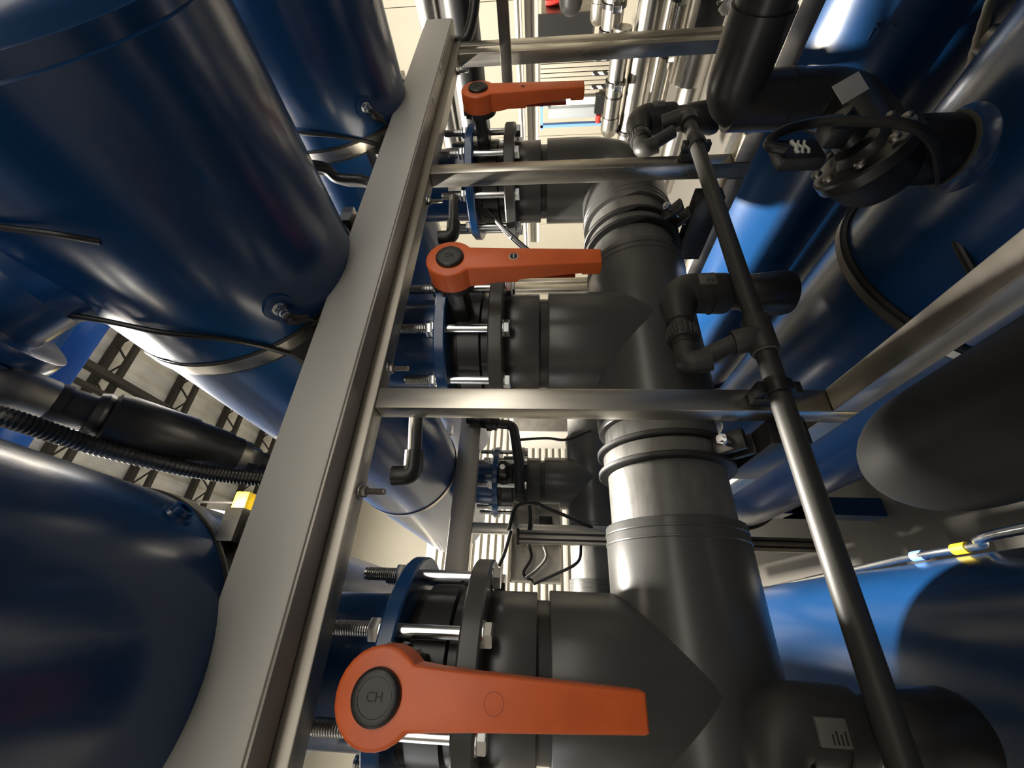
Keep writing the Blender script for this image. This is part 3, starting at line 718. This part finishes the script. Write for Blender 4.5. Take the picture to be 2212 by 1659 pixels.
pipe_y('steel_pipe', 3.00, -.395, .060, -.5, 1.12, 'steel_pipe', 'polished steel pipe with black couplings beside the dark cabinet', clamps=(.90, 1.02))
pipe_y('steel_pipe', 3.2, -.33, .04, -.5, .98, 'steel_pipe', 'slim steel pipe with an elbow beside the dark cabinet', elbow=.06)
o = MB().box((2.62, .80, -.90), (2.655, .92, -.76), .006).build('pipe_bracket', 'black', None, V((2.64, .88, -.9)))
tag(o, 'black bracket on the wide steel pipe', 'bracket')
for x, z0, z1, nm in ((3.0, .125, .165, 'narrow cream aluminium rail behind the hole lever'), (3.05, .03, .11, 'wide cream aluminium rail behind the hole lever')):
    t = thing('aluminium_rail', (x, 1.2, z0), nm, 'rail')
    MB().box((x, -.5, z0), (x + .05, 2.6, z1), .003).build('profile', 'white_rail', t)
    MB().box((x - .002, -.5, (z0 + z1) / 2 - .005), (x + .001, 2.6, (z0 + z1) / 2 + .005)).build('slot', 'steel_dull', t)
t = thing('dark_cabinet', (5.0, 1.72, -.5), 'dark grey steel cabinet beyond the frame end', 'cabinet')
MB().box((5.0, 1.60, -.50), (5.5, 1.87, .02), .005).build('body', 'steel_dull', t)
MB().box((4.98, 1.56, -.48), (5.0, 1.88, .06)).build('side_post', 'black', t)
t = thing('louvre_panel', (5.1, 2.1, -.8), 'grey slatted louvre panel behind the hole lever', 'louvre')
for k in range(9):
    y = 1.93 + k * .043
    MB().box((5.1, y, -.80), (5.13, y + .034, .03), .004, Matrix.Rotation(.35, 3, 'Z')).build('slat', 'cream_dark', t)
MB().box((5.14, 1.9, -.82), (5.16, 2.33, .05)).build('back_plate', 'steel_dull', t)
for k in range(3):
    o = MB()
    o.box((5.07, 1.96 + k * .13, -.70), (5.085, 1.99 + k * .13, -.52))
    o = o.build('hazard_tape', 'hazard', None, V((5.08, 2 + k * .13, -.6)))
    tag(o, 'short strip of black hazard stripes on the louvre panel', 'tape', 'hazard tape strips on the louvre')
t = thing('bench_machine', (5.0, 2.5, -.75), 'white and grey bench machine with blue frame beyond the louvre', 'machine')
MB().box((5.1, 2.34, -.72), (5.5, 2.42, -.02), .01).build('hood', 'white', t)
MB().box((5.05, 2.42, -.70), (5.5, 2.54, -.06), .02).build('body', 'glass_grey', t)
for a, b_ in (((5.0, 2.36, .0), (5.05, 2.62, .03)), ((5.0, 2.57, -.68), (5.05, 2.60, .03)), ((5.0, 2.34, -.05), (5.05, 2.37, .03))): MB().box(a, b_).build('frame_bar', 'tape_blue', t)
MB().box((4.98, 2.28, -.70), (5.06, 2.46, -.58)).build('control_box', 'black', t)
MB().cyl((5.0, 2.48, -.63), (5.0, 2.56, -.63), .03, n=12).build('red_knob', 'red', t)
o = MB().lathe((4.6, 1.37, -.235), (0, 1, 0), [(-.5, .10), (0, .10), (.05, .085), (.085, .05), (.095, 0)], 28).build('black_cylinder', 'pvc_dark', None, V((4.6, 1.2, -.3)))
tag(o, 'black round-ended cylinder above the dark cabinet', 'cylinder')
o = MB().box((5.3, 1.38, -.16), (5.4, 1.60, -.02), .01).box((5.25, 1.54, -.20), (5.35, 1.58, -.02), .004).build('red_box', 'red', None, V((5.35, 1.5, -.2)))
tag(o, 'red and white tool peeking over the dark cabinet', 'tool')

# ------------------------------------------------------------------ between first and second frame, and behind
t = thing('junction_box', (.29, 1.85, -.07), 'open stainless junction box with black cables behind the blank lever', 'junction box')
MB().box((.13, 1.84, -.075), (.44, 1.86, .125)).build('back_plate', 'steel_pipe', t)
for a, b_ in (((.13, 1.775, -.075), (.135, 1.86, .125)), ((.436, 1.775, -.075), (.441, 1.86, .125)), ((.13, 1.775, .121), (.441, 1.86, .126)), ((.13, 1.775, -.08), (.441, 1.86, -.075))):
    MB().box(a, b_).build('side_plate', 'steel', t)
MB().box((.34, 1.80, -.045), (.39, 1.84, .01), .003).build('terminal', 'black', t)
cpts = (((.30, 1.66, .13), (.40, 1.68, .10), (.42, 1.70, .03), (.40, 1.71, -.03), (.36, 1.72, -.14), (.33, 1.74, -.22)),
        ((.30, 1.66, .12), (.22, 1.66, .14), (.17, 1.66, .16)),
        ((.41, 1.70, .05), (.36, 1.71, .045), (.30, 1.71, .05)),
        ((.29, 1.76, .06), (.22, 1.77, .04), (.16, 1.78, .07), (.13, 1.78, .03)),
        ((.28, 1.76, .0), (.22, 1.74, -.02), (.17, 1.75, .02), (.14, 1.75, .06)),
        ((.27, 1.74, -.16), (.20, 1.72, -.14), (.15, 1.73, -.04), (.12, 1.74, .03)))
for k, pp in enumerate(cpts):
    o = MB().sweep(cat_rom(pp, 10), .0075 if k < 3 else .006, 10).build('loop_cable', 'label_grey' if k == 4 else 'black', None, V(pp[0]))
    tag(o, ('grey' if k == 4 else 'black') + ' cable looping around the open junction box', 'cable', None if k == 4 else 'black cables around the junction box')
t = thing('aluminium_extrusion', (.28, 1.70, -.4), 'dark slotted aluminium extrusion on the rear post', 'extrusion')
MB().box((.262, 1.695, -1.1), (.312, 1.728, .09), .002).build('profile', 'steel_dull', t)
for k in range(2): MB().box((.272 + k * .022, 1.692, -1.1), (.280 + k * .022, 1.696, .09)).build('slot', 'black', t)
MB().box((.258, 1.69, .088), (.316, 1.73, .10), .002).build('end_cap', 'black', t)
# hose barb and drain fitting on the rear flange
t = thing('hose_coupling', (.80, 1.70, .1), 'black hose coupling hanging down beside the rear valve', 'coupling')
MB().cyl((.80, 1.695, .345), (.79, 1.695, .28), .024, n=24).build('end_tube', 'pvc_dark', t)
MB().cyl((.79, 1.695, .28), (.775, 1.695, .20), .033, n=24, bev=.004).ring((.783, 1.695, .23), (0, 0, 1), .03, .042, .022, 20).build('union', 'black', t)
MB().sweep(fillet([(.775, 1.695, .20), (.77, 1.695, .13), (.60, 1.70, .10), (.45, 1.70, .09)], .05, 8), .022, 20).build('hose', 'black', t)
o = MB().sweep(cat_rom([(.70, 1.70, .10), (.705, 1.69, -.02), (.70, 1.69, -.11), (.75, 1.70, -.22)], 10), .006, 10).build('sag_cable', 'black', None, V((.7, 1.7, -.1)))
tag(o, 'black cable with a tee splice in front of the rear header', 'cable')
# ribbed white panels and cabinets behind everything
t = thing('ribbed_panel', (1.4, 5.0, ZF), 'white ribbed cladding panel seen behind the rear header', 'panel')
MB().box((-1.5, 5.03, ZF), (3.6, 5.08, 1.35)).build('back_sheet', 'cream_dark', t)
z = -.9
while z < 1.3:
    MB().box((-1.5, 4.99, z), (3.6, 5.03, z + .055), .004).build('rib', 'rib_white', t); z += .085
t = thing('white_cabinet', (2.2, 4.0, ZF), 'tall cream cabinet between ribbed panel and rear header', 'cabinet')
MB().box((1.55, 3.6, ZF), (2.1, 4.0, .32), .01).build('body', 'rib_white', t)
MB().box((1.57, 3.585, -.6), (2.08, 3.6, .28), .004).build('door', 'steel_dull', t)
